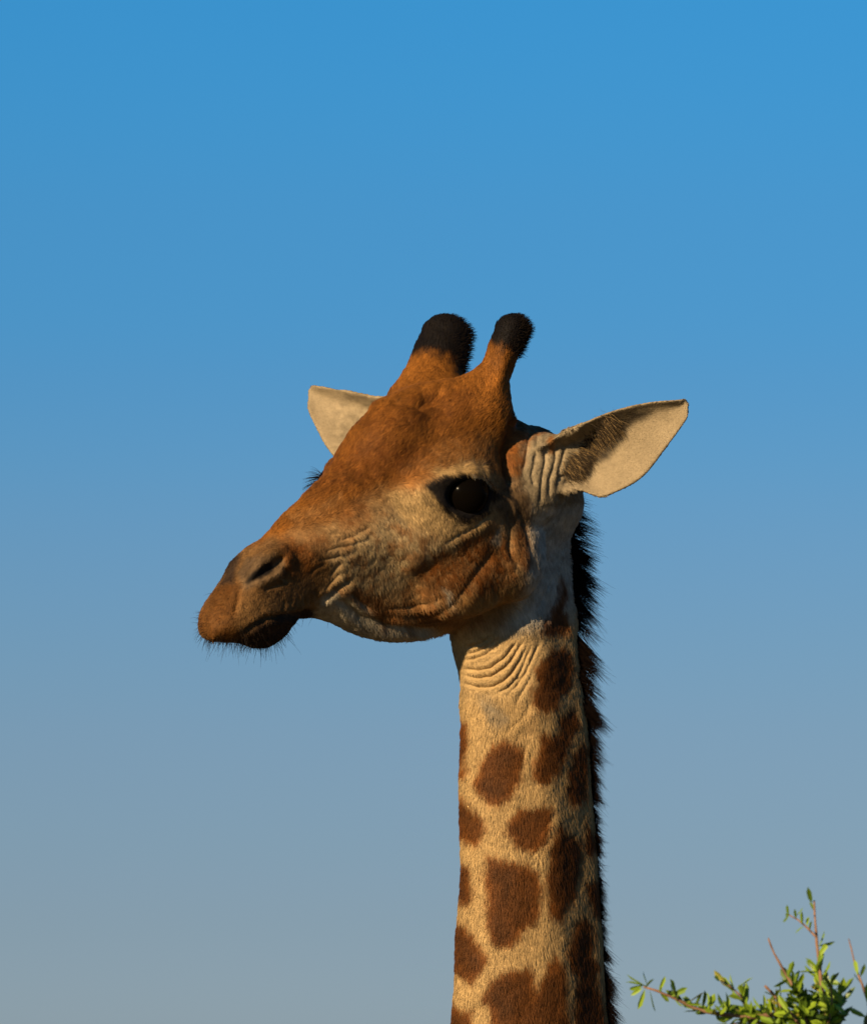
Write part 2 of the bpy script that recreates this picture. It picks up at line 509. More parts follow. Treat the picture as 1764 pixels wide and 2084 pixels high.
# zoomed picture coordinates used when reading the photograph
def R1(p): return [(381 + .28*x, 917.3 + .28*y) for x, y in p]
def R2(p): return [(606.8 + .28*x, 606.8 + .28*y) for x, y in p]
def R3(p): return [(917.3 + .288*x, 762 + .288*y) for x, y in p]
def R5(p): return [(846.7 + .26*x, 1164.2 + .26*y) for x, y in p]
def R6(p): return [(846.7 + .26*x, 1587.6 + .26*y) for x, y in p]
def R8(p): return [(635 + .28*x, 1023.1 + .28*y) for x, y in p]
def R0(p): return list(p)

def d_poly(x, y, pts):
    """distance to a polyline and the parameter along it"""
    best = np.full(len(x), 1e9); par = np.zeros(len(x)); n = len(pts)-1
    for i in range(n):
        (ax, ay), (bx, by) = pts[i], pts[i+1]
        dx, dy = bx-ax, by-ay
        t = np.clip(((x-ax)*dx + (y-ay)*dy)/(dx*dx+dy*dy+1e-9), 0, 1)
        d = np.hypot(x-ax-t*dx, y-ay-t*dy)
        m = d < best
        best[m] = d[m]; par[m] = (i + t[m])/n
    return best, par
def sd_poly(x, y, pts):
    """signed distance to a polygon, negative inside"""
    d = np.full(len(x), 1e9); ins = np.zeros(len(x), bool); n = len(pts)
    for i in range(n):
        (ax, ay), (bx, by) = pts[i], pts[(i+1) % n]
        dx, dy = bx-ax, by-ay
        t = np.clip(((x-ax)*dx + (y-ay)*dy)/(dx*dx+dy*dy+1e-9), 0, 1)
        d = np.minimum(d, np.hypot(x-ax-t*dx, y-ay-t*dy))
        c = (ay > y) != (by > y)
        xi = ax + (y-ay)*dx/(dy if dy else 1e-9)
        ins ^= c & (x < xi)
    return np.where(ins, -d, d)

# ------------------------------------------------------------------ skin folds
FOLDS = []   # (points, half width px, depth m)
def fold(tr, w, dep, *lines):
    for l in lines: FOLDS.append((tr(l), w, dep))
fold(R5, 4.2, .0058,
 [(385, 690), (450, 680), (540, 640), (600, 590), (650, 540)],
 [(365, 760), (480, 772), (580, 750), (680, 680), (740, 610), (790, 540)],
 [(365, 800), (480, 832), (580, 820), (680, 760), (745, 690), (800, 600), (830, 540)],
 [(370, 868), (480, 905), (590, 900), (680, 860), (760, 780), (820, 680), (870, 550)],
 [(640, 950), (720, 900), (790, 830), (845, 720), (900, 570)],
 [(700, 960), (790, 885), (860, 780), (905, 680), (955, 550)],
 [(400, 640), (500, 610), (580, 560), (640, 500)],
 [(390, 590), (480, 570), (560, 520), (600, 470)])
fold(R5, 4.0, .0018,
 [(760, 1030), (840, 920), (890, 820), (935, 700), (985, 570)],
 [(690, 1260), (800, 1150), (860, 1060), (905, 960)],
 [(760, 1200), (840, 1130), (890, 1070), (930, 980)],
 [(960, 20), (900, 150), (850, 270)], [(1045, 40), (985, 200), (935, 310)], [(1120, 40), (1080, 220), (1000, 380)],
 [(860, 1320), (830, 1440), (830, 1560)], [(910, 1330), (890, 1450), (900, 1560)])
fold(R6, 4.0, .0015, [(850, 620), (920, 560), (990, 470)], [(890, 640), (960, 580), (1040, 420)], [(1010, 360), (1050, 290), (1070, 240)])
fold(R1, 3.8, .0015,
 [(1000, 725), (1100, 702), (1230, 662), (1345, 618)],
 [(950, 792), (1080, 782), (1180, 742), (1250, 690)],
 [(1090, 645), (1200, 610), (1330, 535)])
fold(R1, 3.6, .0014,
 [(1040, 925), (1100, 835), (1155, 785)], [(1000, 1015), (1060, 945), (1115, 880)], [(880, 900), (960, 840), (1020, 810)],
 [(760, 1075), (738, 1165)], [(810, 1060), (800, 1165)], [(852, 1045), (860, 1150)], [(900, 1030), (902, 1135)], [(940, 1000), (952, 1105)], [(715, 1090), (690, 1170)],
 [(480, 720), (400, 800), (350, 900), (360, 960)], [(560, 1010), (640, 990), (720, 960)])
fold(R1, 6.0, .0075, [(955, 1110), (1060, 1035), (1120, 985), (1190, 930)])
fold(R1, 6.0, .0070, [(380, 1350), (480, 1270), (580, 1215), (700, 1200), (820, 1190), (930, 1150)])
fold(R1, 5.0, .0040, [(385, 975), (360, 1080), (350, 1180)], [(700, 800), (740, 880), (720, 960)])
fold(R8, 4.5, .0036,
 [(520, 765), (680, 742), (820, 730), (930, 675)], [(480, 808), (700, 802), (900, 790), (1040, 715)],
 [(640, 850), (800, 860), (950, 850)], [(280, 640), (340, 700), (420, 770)])
fold(R8, 10.0, .0034, [(1040, 715), (1150, 560), (1260, 430), (1330, 330)])
fold(R8, 4.0, .0028, [(940, 290), (1080, 225), (1180, 170), (1290, 85)])
fold(R8, 6.0, .0030, [(1430, 250), (1440, 350), (1500, 480)])
fold(R3, 9.0, .0100, [(440, 300), (425, 450), (380, 560), (400, 700), (430, 800)])
fold(R3, 4.0, .0026,
 [(610, 430), (600, 560), (565, 700), (590, 800)], [(660, 430), (660, 600), (640, 760), (618, 940)],
 [(732, 440), (738, 600), (695, 740), (690, 880)], [(560, 390), (540, 520), (510, 680)],
 [(765, 450), (800, 540), (770, 650), (745, 820)], [(850, 690), (780, 720), (740, 760)])
fold(R3, 6.0, .0024, [(470, 900), (530, 1100), (575, 1280), (590, 1420)], [(400, 850), (420, 1010), (415, 1180), (430, 1300)])
fold(R0, 9.0, .0070, [(685, 1212), (730, 1252), (790, 1272), (850, 1279), (910, 1282)])
fold(R2, 9.0, .0050, [(640, 775), (760, 765), (880, 790), (980, 740), (1060, 660)])

Nn = normals(V, Qd)
X, Y = to_img(V)
front = sstep(-.05, .25, Nn[:, 2])
isneck = X * 0
disp = np.zeros(len(V))
wx = X + 1.8*fbm(X/30, Y/30, o=2); wy = Y + 1.8*fbm(X/30 + 40, Y/30 + 9, o=2)
for pts, w, dep in FOLDS:
    P_ = np.array(pts); lo_, hi_ = P_.min(0) - 5*w, P_.max(0) + 5*w
    m = (X > lo_[0]) & (X < hi_[0]) & (Y > lo_[1]) & (Y < hi_[1]) & (front > 0)
    if not m.any(): continue
    d, t = d_poly(wx[m], wy[m], pts)
    taper = sstep(0, .14, t)*sstep(1, .86, t)*.85 + .15
    disp[m] += (-dep*np.exp(-(d/w)**2) + dep*.16*np.exp(-((d-2.1*w)/(1.2*w))**2)) * taper
WV = V*60
disp = disp*front + .0011*fbm(V[:, 0]*70, V[:, 1]*70, V[:, 2]*70, o=3) + .0035*fbm(V[:, 0]*17, V[:, 1]*17, V[:, 2]*17, o=2)
earm = np.maximum(sstep(1165, 1200, X), sstep(700, 660, X)*sstep(950, 930, Y)*sstep(.1, -.02, V[:, 2]))
disp = disp*(1 - .8*earm)
V = V + Nn*disp[:, None]

# ------------------------------------------------------------------ coat colours
C_CREAM = np.array([.395, .255, .105]); C_TAN = np.array([.27, .160, .066]); C_ORANGE = np.array([.190, .068, .0095])
C_BROWN = np.array([.118, .036, .0045]); C_DARK = np.array([.010, .007, .005]); C_GREY = np.array([.22, .185, .13]); C_WHITE = np.array([.42, .35, .24])
Q3 = loc(V)
nx = X + 7*fbm(X/22, Y/22, V[:, 2]*30, o=3); ny = Y + 9*fbm(X/22 + 31, Y/22 + 7, V[:, 2]*30, o=3)
colr = np.tile(C_TAN, (len(V), 1))
def paint(tr, pts, c, soft=8, amt=1.0, mottle=0, sc=9):
    global colr
    sd_ = sd_poly(nx, ny, tr(pts))
    m = sstep(soft, -soft, sd_) * amt
    if mottle: m = m * (1 - mottle + mottle*sstep(-.25, .35, fbm(X/sc, Y/sc, V[:, 2]*80, o=3)))
    colr = colr*(1-m[:, None]) + c*m[:, None]
neckm = sstep(1250, 1330, Y)
colr = colr*(1-neckm[:, None]) + C_CREAM*neckm[:, None]
# upper neck behind the cheek, and the ears
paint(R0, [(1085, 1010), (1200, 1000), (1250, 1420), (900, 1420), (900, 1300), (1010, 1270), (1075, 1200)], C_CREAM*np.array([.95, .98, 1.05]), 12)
paint(R0, [(1085, 1020), (1200, 1010), (1178, 1200), (1150, 1262), (1020, 1275), (1075, 1200)], np.array([.42, .38, .31]), 26)  # grey-white hair, with the cool shade here worked into the colour
paint(R0, [(1040, 850), (1450, 780), (1450, 1020), (1170, 1015), (1090, 1040), (1060, 990)], np.array([.255, .195, .115]), 8)
farear = sstep(.10, .04, V[:, 2])*sstep(800, 780, X)*sstep(960, 940, Y)
# forehead, horns, bridge of the nose
paint(R0, [(470, 1125), (520, 1075), (600, 1000), (650, 950), (670, 890), (720, 830), (780, 790), (850, 600), (1100, 600), (1060, 830), (1050, 900), (1035, 970), (1000, 955), (955, 938), (900, 955), (850, 985), (780, 1002), (740, 1015), (690, 1050), (640, 1075), (600, 1085), (560, 1105)], C_ORANGE, 22)
paint(R0, [(660, 930), (740, 895), (840, 905), (900, 930), (850, 965), (760, 985), (690, 1000), (620, 1010)], C_BROWN*.85, 22, .85, .5)
paint(R0, [(700, 870), (800, 820), (880, 800), (960, 790), (960, 850), (860, 880), (760, 890)], C_BROWN*.95, 20, .65, .5)
paint(R0, [(960, 760), (1040, 760), (1045, 880), (980, 860)], C_ORANGE*1.35, 16, .7, .5)
paint(R0, [(790, 800), (830, 740), (910, 740), (920, 790), (850, 800)], C_ORANGE*1.35, 14, .7, .4)
paint(R0, [(820, 960), (900, 900), (1000, 890), (1020, 950), (940, 940), (880, 965)], C_TAN*np.array([.9, .75, .6]), 22, .6, .6)
# streaks on the bridge
paint(R1, [(700, 480), (900, 420), (1100, 330), (1130, 380), (950, 500), (800, 560)], C_TAN*np.array([.95, .78, .6]), 10, .7, .4)
paint(R1, [(1080, 470), (1180, 380), (1280, 370), (1330, 430), (1220, 540), (1090, 560)], C_BROWN*1.3, 12, .8, .4)
paint(R1, [(860, 600), (1000, 600), (1050, 680), (950, 760), (840, 720)], C_BROWN*1.5, 12, .6, .5)
# muzzle
paint(R0, [(390, 1270), (430, 1195), (470, 1130), (560, 1100), (640, 1110), (690, 1140), (650, 1215), (610, 1250), (520, 1300), (440, 1325)], np.array([.135, .068, .022]), 14)
paint(R1, [(680, 640), (850, 640), (960, 800), (900, 900), (760, 900), (700, 780)], C_BROWN*1.5, 16, .8, .4)
paint(R1, [(150, 1060), (210, 960), (380, 960), (400, 1100), (340, 1250), (420, 1340), (180, 1420), (40, 1300), (60, 1150)], C_ORANGE*.52, 14, .85, .2)
paint(R1, [(370, 1100), (560, 1040), (800, 1060), (900, 1100), (800, 1180), (560, 1210), (420, 1290), (380, 1200)], C_TAN*np.array([.85, .75, .6]), 12, .6, .4)
paint(R1, [(250, 960), (290, 800), (340, 740), (400, 740), (350, 850), (340, 970)], np.array([.022, .013, .008]), 7, .92)
paint(R1, [(400, 970), (360, 880), (440, 780), (640, 730), (700, 800), (690, 900), (560, 960), (420, 1000)], np.array([.115, .072, .036]), 8, .85)
paint(R1, [(420, 960), (470, 880), (560, 820), (620, 800), (630, 860), (540, 920), (440, 965)], C_DARK, 5)
paint(R0, [(478, 1300), (530, 1270), (580, 1252), (640, 1236), (650, 1250), (625, 1275), (580, 1315), (530, 1335), (470, 1325)], np.array([.028, .015, .008]), 9)
# lower jaw
paint(R0, [(640, 1245), (680, 1205), (740, 1225), (770, 1265), (900, 1288), (830, 1330), (740, 1325), (655, 1285)], C_WHITE*.9, 9)
# cheek
paint(R0, [(690, 1190), (680, 1130), (760, 1060), (830, 1010), (890, 1000), (930, 1055), (985, 1062), (930, 1110), (860, 1150), (800, 1190), (740, 1215)], np.array([.35, .245, .12]), 20)
paint(R0, [(690, 1200), (700, 1100), (780, 1040), (900, 1080), (1000, 1060), (1060, 1120), (1050, 1210), (960, 1265), (800, 1255)], C_BROWN*1.5, 18, .62, 1.0, 13)
paint(R8, [(700, 480), (860, 400), (1000, 330), (1100, 230), (1300, 110), (1400, 230), (1460, 420), (1440, 560), (1300, 640), (1130, 700), (960, 620), (800, 580)], C_BROWN*1.0, 16, .97, .45, 7)
paint(R8, [(700, 200), (840, 160), (980, 200), (900, 280), (740, 280)], C_TAN*np.array([.8, .7, .6]), 12, .6, .7, 7)
paint(R8, [(1480, 120), (1545, 150), (1595, 300), (1600, 430), (1540, 480), (1480, 390), (1450, 250)], C_BROWN*1.2, 9, .9, .3)
paint(R8, [(420, 615), (520, 730), (700, 735), (900, 735), (1000, 780), (900, 830), (700, 845), (500, 865), (390, 790), (320, 690)], C_BROWN*1.0, 14, .9, .5, 7)
paint(R8, [(160, 600), (280, 590), (400, 620), (420, 650), (300, 660), (150, 670)], C_BROWN*.8, 9, .7, .3)
paint(R8, [(480, 850), (800, 860), (1100, 830), (1250, 840), (1150, 880), (800, 920), (500, 900)], C_BROWN*1.0, 10, .75, .4)
paint(R8, [(1080, 680), (1300, 630), (1480, 560), (1480, 690), (1300, 800), (1100, 830), (1060, 760)], C_CREAM*np.array([.78, .68, .52]), 12, .8, .45)
paint(R8, [(940, 600), (980, 620), (1010, 740), (960, 690)], C_WHITE*1.1, 5, .8)
paint(R8, [(1280, 270), (1340, 200), (1390, 120), (1350, 300)], C_WHITE*.95, 5, .6)
# about the eye
paint(R0, [(1000, 1000), (1030, 960), (1062, 960), (1078, 1010), (1080, 1060), (1045, 1080), (1010, 1030)], np.array([.05, .032, .020]), 10, .85, .3)  # dark brown fur behind the eye, partly the temporal hollow's shadow painted in
paint(R0, [(880, 962), (940, 938), (985, 942), (1000, 970), (960, 962), (900, 974)], C_CREAM*.85, 8, .8)
paint(R0, [(780, 1005), (880, 992), (905, 1020), (935, 1058), (985, 1050), (1000, 1040), (985, 1075), (920, 1095), (820, 1060)], C_CREAM*.88, 10, .85)
paint(R0, [(862, 985), (900, 968), (940, 960), (982, 970), (1014, 998), (996, 1040), (955, 1060), (920, 1052), (892, 1022)], C_DARK*.6, 5)
paint(R0, [(955, 964), (985, 971), (1003, 992), (985, 984), (958, 974)], C_WHITE*1.1, 3, .9)
for (sx, sy) in ((877, 1022), (882, 1027), (871, 1020), (905, 1048), (865, 1012)):
    m = np.exp(-((nx-sx)**2 + (ny-sy)**2)/9.0)[:, None]; colr = colr*(1-m) + C_DARK*3*m
# behind the eye, ear root
paint(R3, [(440, 300), (540, 290), (700, 370), (760, 410), (640, 420), (560, 480), (520, 620), (480, 700), (400, 690), (390, 560)], C_BROWN*1.6, 8, .85, .5)
paint(R3, [(690, 450), (735, 450), (735, 560), (690, 560)], C_ORANGE*1.2, 5, .8)
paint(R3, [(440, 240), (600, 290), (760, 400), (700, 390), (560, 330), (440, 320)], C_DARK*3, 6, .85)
paint(R3, [(380, 440), (420, 300), (450, 300), (430, 480), (410, 560), (420, 700), (370, 690), (360, 560)], C_BROWN*.7, 7, .8)
# inside of the near ear: dark hair, and the upper fold's shadow painted in
paint(R3, [(880, 590), (1000, 510), (1100, 440), (1170, 340), (1260, 265), (1390, 245), (1430, 265), (1330, 330), (1240, 380), (1250, 440), (1180, 500), (1120, 590), (1000, 640), (900, 680)], np.array([.03, .022, .014]), 9, .92, .2)
colr = colr*(1-farear[:, None]) + np.array([.255, .195, .115])*farear[:, None]
# horn tips
for i in (0, 1):
    b, t, _ = HORNS[i]
    h = ((Q3 - b) @ (t-b)) / ((t-b) @ (t-b))
    r = np.linalg.norm(Q3 - b - h[:, None]*(t-b), axis=1)
    m = sstep((.52, .30)[i], (.78, .62)[i], h + .12*fbm(X/12, Y/12, o=2)) * sstep(.075, .06, r)
    colr = colr*(1-m[:, None]) + C_DARK*.6*m[:, None]
# patches of the neck
PATCH = [
 (R5, [(1040, 590), (1130, 560), (1200, 640), (1210, 760), (1190, 900), (1120, 960), (1080, 1040), (980, 1050), (900, 1000), (910, 920), (950, 860), (950, 760), (990, 680)]),
 (R5, [(1130, 60), (1170, 150), (1150, 250), (1180, 330), (1190, 450), (1100, 470), (980, 440), (1010, 380), (1060, 300), (1100, 200)]),
 (R5, [(370, 1130), (410, 1180), (410, 1330), (380, 1370), (385, 1560), (350, 1560), (300, 1300), (330, 1150)]),
 (R5, [(600, 1330), (700, 1290), (800, 1320), (830, 1380), (820, 1500), (800, 1600), (740, 1700), (660, 1770), (570, 1780), (500, 1700), (465, 1600), (510, 1500), (520, 1430)]),
 (R5, [(960, 1250), (1040, 1240), (1110, 1280), (1110, 1420), (1100, 1540), (1040, 1600), (980, 1620), (920, 1560), (920, 1470), (950, 1370)]),
 (R5, [(1130, 1080), (1200, 1040), (1245, 1060), (1240, 1180), (1190, 1300), (1150, 1420), (1110, 1500), (1100, 1300), (1110, 1180)]),
 (R5, [(1230, 1380), (1290, 1300), (1330, 1350), (1335, 1600), (1310, 1750), (1230, 1790), (1170, 1690), (1180, 1560)]),
 (R6, [(300, 90), (390, 110), (430, 200), (490, 260), (540, 340), (500, 400), (470, 490), (400, 440), (360, 380), (300, 250)]),
 (R6, [(820, 180), (900, 190), (1000, 170), (1050, 210), (1030, 330), (1000, 440), (930, 520), (850, 500), (760, 450), (720, 400), (680, 380), (720, 300), (790, 240)]),
 (R6, [(560, 560), (680, 590), (760, 620), (870, 650), (940, 700), (960, 800), (950, 1000), (930, 1090), (850, 1110), (810, 1170), (720, 1260), (640, 1280), (580, 1200), (555, 1080), (570, 950), (550, 800), (545, 680)]),
 (R6, [(330, 600), (400, 650), (440, 680), (440, 860), (410, 950), (340, 880), (300, 760)]),
 (R6, [(1130, 290), (1180, 380), (1260, 430), (1290, 560), (1260, 720), (1230, 860), (1180, 950), (1120, 1070), (1060, 1030), (1030, 880), (1020, 700), (1050, 600), (1040, 500), (1080, 400)]),
 (R6, [(1310, 300), (1350, 380), (1420, 520), (1340, 560), (1310, 500)]),
 (R6, [(1330, 780), (1390, 760), (1480, 950), (1480, 1080), (1380, 1020), (1330, 900)]),
 (R6, [(280, 1040), (370, 1120), (440, 1190), (490, 1280), (545, 1380), (500, 1470), (440, 1560), (390, 1520), (290, 1430), (270, 1200)]),
 (R6, [(1280, 1020), (1340, 1080), (1380, 1180), (1370, 1300), (1400, 1420), (1400, 1530), (1300, 1560), (1230, 1500), (1190, 1350), (1200, 1200)]),
 (R6, [(600, 1520), (720, 1470), (860, 1430), (915, 1490), (930, 1640), (975, 1560), (1010, 1450), (1080, 1350), (1130, 1400), (1150, 1560), (1170, 1700), (1200, 1960), (1150, 2200), (620, 2200), (580, 1960), (600, 1800), (530, 1680)]),
 (R6, [(250, 1710), (360, 1780), (430, 1790), (440, 1960), (420, 2150), (240, 2100)]),
 (R6, [(1240, 1540), (1400, 1560), (1420, 1700), (1500, 1960), (1500, 2200), (1260, 2150), (1230, 1700)])]
for tr, pts in PATCH:
    sd_ = sd_poly(nx, ny, tr(pts)) - 3
    m = (sstep(9, -8, sd_ + 5*fbm(X/5, Y/14, o=2))*.97)[:, None]
    cp = C_BROWN*((1.15 - .55*sstep(2, -24, sd_))*(1 + .45*fbm(X/24, Y/40, o=3)))[:, None]
    colr = colr*(1-m) + cp*m
paint(R5, [(480, 960), (560, 960), (640, 1010), (720, 1100), (690, 1150), (620, 1190), (560, 1150), (520, 1080)], C_GREY*.75, 11, .85, .3)
paint(R5, [(690, 1260), (830, 1200), (900, 1060), (960, 1060), (930, 1200), (850, 1300), (760, 1320)], C_TAN*.8, 10, .6, .5)
# broad unevenness of the coat
hm = sstep(1330, 1280, Y)*(1 - earm)
colr = colr * (1 + (.14 + .16*hm)*fbm(X/35 + 3, Y/35, V[:, 2]*12, o=3) + (.10 + .34*hm)*fbm(X/8, Y/8, V[:, 2]*60, o=3))[:, None]
colr = np.clip(colr*.86, .003, .8)

# ------------------------------------------------------------------ rest of the animal, below the frame
E_B = np.array([.87, .5])
base_c = to_world(img(1078, 2210, -(-.946)*0 + .09))
def body_sdf(P):
    Wp = to_world(P)
    dx, dy = Wp[:, 0] - base_c[0], Wp[:, 1] - base_c[1]
    p = dx*E_B[0] + dy*E_B[1]; q = -dx*E_B[1] + dy*E_B[0]
    A = np.stack([p, q, Wp[:, 2]], 1).astype(np.float32)
    d = d_cone(A, (0, 0, 3.55), (.42, 0, 2.5), .112, .25)
    d = smin(d, d_ell(A, (.62, 0, 2.15), (.42, .30, .52)), .25)
    d = smin(d, d_ell(A, (1.2, 0, 2.02), (.78, .36, .44)), .2)
    d = smin(d, d_ell(A, (1.78, 0, 1.95), (.36, .30, .42)), .2)
    B_ = A.copy(); B_[:, 1] = np.abs(B_[:, 1])
    for chain_ in ([(.6, .17, 2.0, .17), (.58, .17, 1.05, .085), (.6, .17, .15, .055), (.58, .17, .03, .08)],
                   [(1.8, .16, 1.95, .24), (1.66, .17, 1.4, .13), (1.86, .17, .86, .08), (1.8, .17, .15, .055), (1.78, .17, .03, .08)],
                   [(2.1, 0, 2.15, .06), (2.22, 0, 1.6, .03), (2.22, 0, 1.0, .02)]):
        for a_, b_ in zip(chain_[:-1], chain_[1:]):
            d = smin(d, d_cone(B_, a_[:3], b_[:3], a_[3], b_[3]), .06)
    return d
wz = -4.4
VB, QB = surface_nets(body_sdf, (-.3, wz, -2.3), (2.9, NECK_CUT - .035, 1.0), .035, B=3)
VB = smooth_mesh(VB, QB, 2, .4)
WB = to_world(VB)
# cell-like patches
seeds = np.random.default_rng(5).uniform((-.5, -1, 0), (3, 2.5, 3.6), (700, 3))
d1 = np.full(len(WB), 9.); d2 = np.full(len(WB), 9.)
for sd_ in seeds:
    dd = np.linalg.norm(WB - sd_, axis=1); n_ = dd < d1
    d2 = np.where(n_, d1, np.minimum(d2, dd)); d1 = np.where(n_, dd, d1)
mB = sstep(.02, .06, d2 - d1)[:, None]
colB = C_CREAM*(1-mB) + C_BROWN*mB

gir = bpy.data.objects.new('giraffe', None); col.objects.link(gir)
gir.location = (1.0, .6, 0)
GL = np.array(gir.location)
tag(gir, 'brown patched giraffe with dark horn tips looking aside against blue sky', 'giraffe')
bm_, bt, bp = nodes_of('giraffe_coat')
at = bt.nodes.new('ShaderNodeAttribute'); at.attribute_name = 'coat'
tc = bt.nodes.new('ShaderNodeTexCoord')
nz = bt.nodes.new('ShaderNodeTexNoise'); nz.inputs['Scale'].default_value = 260; nz.inputs['Detail'].default_value = 4
mp = bt.nodes.new('ShaderNodeMapRange'); mp.inputs['To Min'].default_value = .62; mp.inputs['To Max'].default_value = 1.25
mx = bt.nodes.new('ShaderNodeMix'); mx.data_type = 'RGBA'; mx.blend_type = 'MULTIPLY'; mx.inputs['Factor'].default_value = 1
bt.links.new(tc.outputs['Object'], nz.inputs['Vector']); bt.links.new(nz.outputs['Fac'], mp.inputs['Value'])
bt.links.new(at.outputs['Color'], mx.inputs[6]); bt.links.new(mp.outputs['Result'], mx.inputs[7])
bt.links.new(mx.outputs[2], bp.inputs['Base Color'])
bmp = bt.nodes.new('ShaderNodeBump'); bmp.inputs['Strength'].default_value = .35; bmp.inputs['Distance'].default_value = .0015
bt.links.new(nz.outputs['Fac'], bmp.inputs['Height']); bt.links.new(bmp.outputs['Normal'], bp.inputs['Normal'])
bp.inputs['Roughness'].default_value = .85
bp.inputs['Specular IOR Level'].default_value = .15

Wf = to_world(V)
nA = len(Wf)
allv = np.concatenate([Wf, WB]) - GL
allq = np.concatenate([Qd, QB + nA])
me = bpy.data.meshes.new('body')
me.from_pydata(allv.tolist(), [], allq.tolist())
ca = me.attributes.new('coat', 'FLOAT_COLOR', 'POINT')
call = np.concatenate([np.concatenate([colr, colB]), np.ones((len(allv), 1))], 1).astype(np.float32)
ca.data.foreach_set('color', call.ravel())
bmj = bmesh.new(); bmj.from_mesh(me)
zc_ = float((to_world(np.array([.16, NECK_CUT, 0])) - GL)[2])
be = [e for e in bmj.edges if e.is_boundary and abs(e.verts[0].co.z - zc_) < .15]
try:
    bmesh.ops.bridge_loops(bmj, edges=be)
except Exception as ex:
    print('bridge', ex)
bmj.to_mesh(me); bmj.free()
me.polygons.foreach_set('use_smooth', [True]*len(me.polygons))
me.materials.append(bm_)
body = bpy.data.objects.new('body', me); col.objects.link(body); body.parent = gir
print('verts', len(V), 'body', len(WB), 'boundary', len(be))

# ------------------------------------------------------------------ hair
def hair_obj(name, roots_pts, radii, colors, normals_, mat, parent, label=None, kind=None):
    """roots_pts: (n, k, 3) in the local frame; radii (n, k); colors (n, 3); normals (n, 3)"""
    n, k, _ = roots_pts.shape
    hc = bpy.data.hair_curves.new(name)
    hc.add_curves([k]*n)
    Wp = (to_world(roots_pts) - GL).astype(np.float32)
    hc.position_data.foreach_set('vector', Wp.ravel())
    ra = hc.attributes.get('radius') or hc.attributes.new('radius', 'FLOAT', 'POINT')
    ra.data.foreach_set('value', radii.astype(np.float32).ravel())
    a = hc.attributes.new('hair_color', 'FLOAT_COLOR', 'CURVE')
    a.data.foreach_set('color', np.concatenate([colors, np.ones((n, 1))], 1).astype(np.float32).ravel())
    a = hc.attributes.new('root_normal', 'FLOAT_VECTOR', 'CURVE')
    nw = normals_[:, 0:1]*AX + normals_[:, 1:2]*AV + normals_[:, 2:3]*AW
    a.data.foreach_set('vector', nw.astype(np.float32).ravel())
    hc.materials.append(mat)
    ob = bpy.data.objects.new(name, hc); col.objects.link(ob); ob.parent = parent
    if kind: ob['kind'] = kind
    if label: ob['label'] = label
    return ob

def hair_mat(name, nfac=.75, rough=.55, spec=.25):
    m, nt, p = nodes_of(name)
    a = nt.nodes.new('ShaderNodeAttribute'); a.attribute_name = 'hair_color'
    b = nt.nodes.new('ShaderNodeAttribute'); b.attribute_name = 'root_normal'
    ge = nt.nodes.new('ShaderNodeNewGeometry')
    mi = nt.nodes.new('ShaderNodeMix'); mi.data_type = 'VECTOR'; mi.inputs['Factor'].default_value = nfac
    no = nt.nodes.new('ShaderNodeVectorMath'); no.operation = 'NORMALIZE'
    nt.links.new(ge.outputs['Normal'], mi.inputs[4]); nt.links.new(b.outputs['Vector'], mi.inputs[5])
    nt.links.new(mi.outputs[1], no.inputs[0]); nt.links.new(no.outputs[0], p.inputs['Normal'])
    nt.links.new(a.outputs['Color'], p.inputs['Base Color'])
    p.inputs['Roughness'].default_value = rough
    p.inputs['Specular IOR Level'].default_value = spec
    return m
M_FUR = hair_mat('short_coat_hair', .8, .7, .12)
M_LONG = hair_mat('long_dark_hair', .2, .5, .02)

Nn = normals(V, Qd)
tri = np.concatenate([Qd[:, [0, 1, 2]], Qd[:, [0, 2, 3]]])
ar = np.linalg.norm(np.cross(V[tri[:, 1]]-V[tri[:, 0]], V[tri[:, 2]]-V[tri[:, 0]]), axis=1)/2
print('area', ar.sum())
def sample(n, weight=None):
    pr = ar if weight is None else ar*weight[tri[:, 0]]
    cdf = np.cumsum(pr); ti = np.searchsorted(cdf, rng.random(n)*cdf[-1])
    ti = np.minimum(ti, len(tri)-1)
    a, b = rng.random(n), rng.random(n); fl = a+b > 1; a[fl], b[fl] = 1-a[fl], 1-b[fl]
    t = tri[ti]; bc = np.stack([1-a-b, a, b], 1)
    P = (V[t]*bc[:, :, None]).sum(1); Nr = (Nn[t]*bc[:, :, None]).sum(1); Nr /= np.linalg.norm(Nr, axis=1, keepdims=True)
    Cc = (colr[t]*bc[:, :, None]).sum(1)
    return P, Nr, Cc

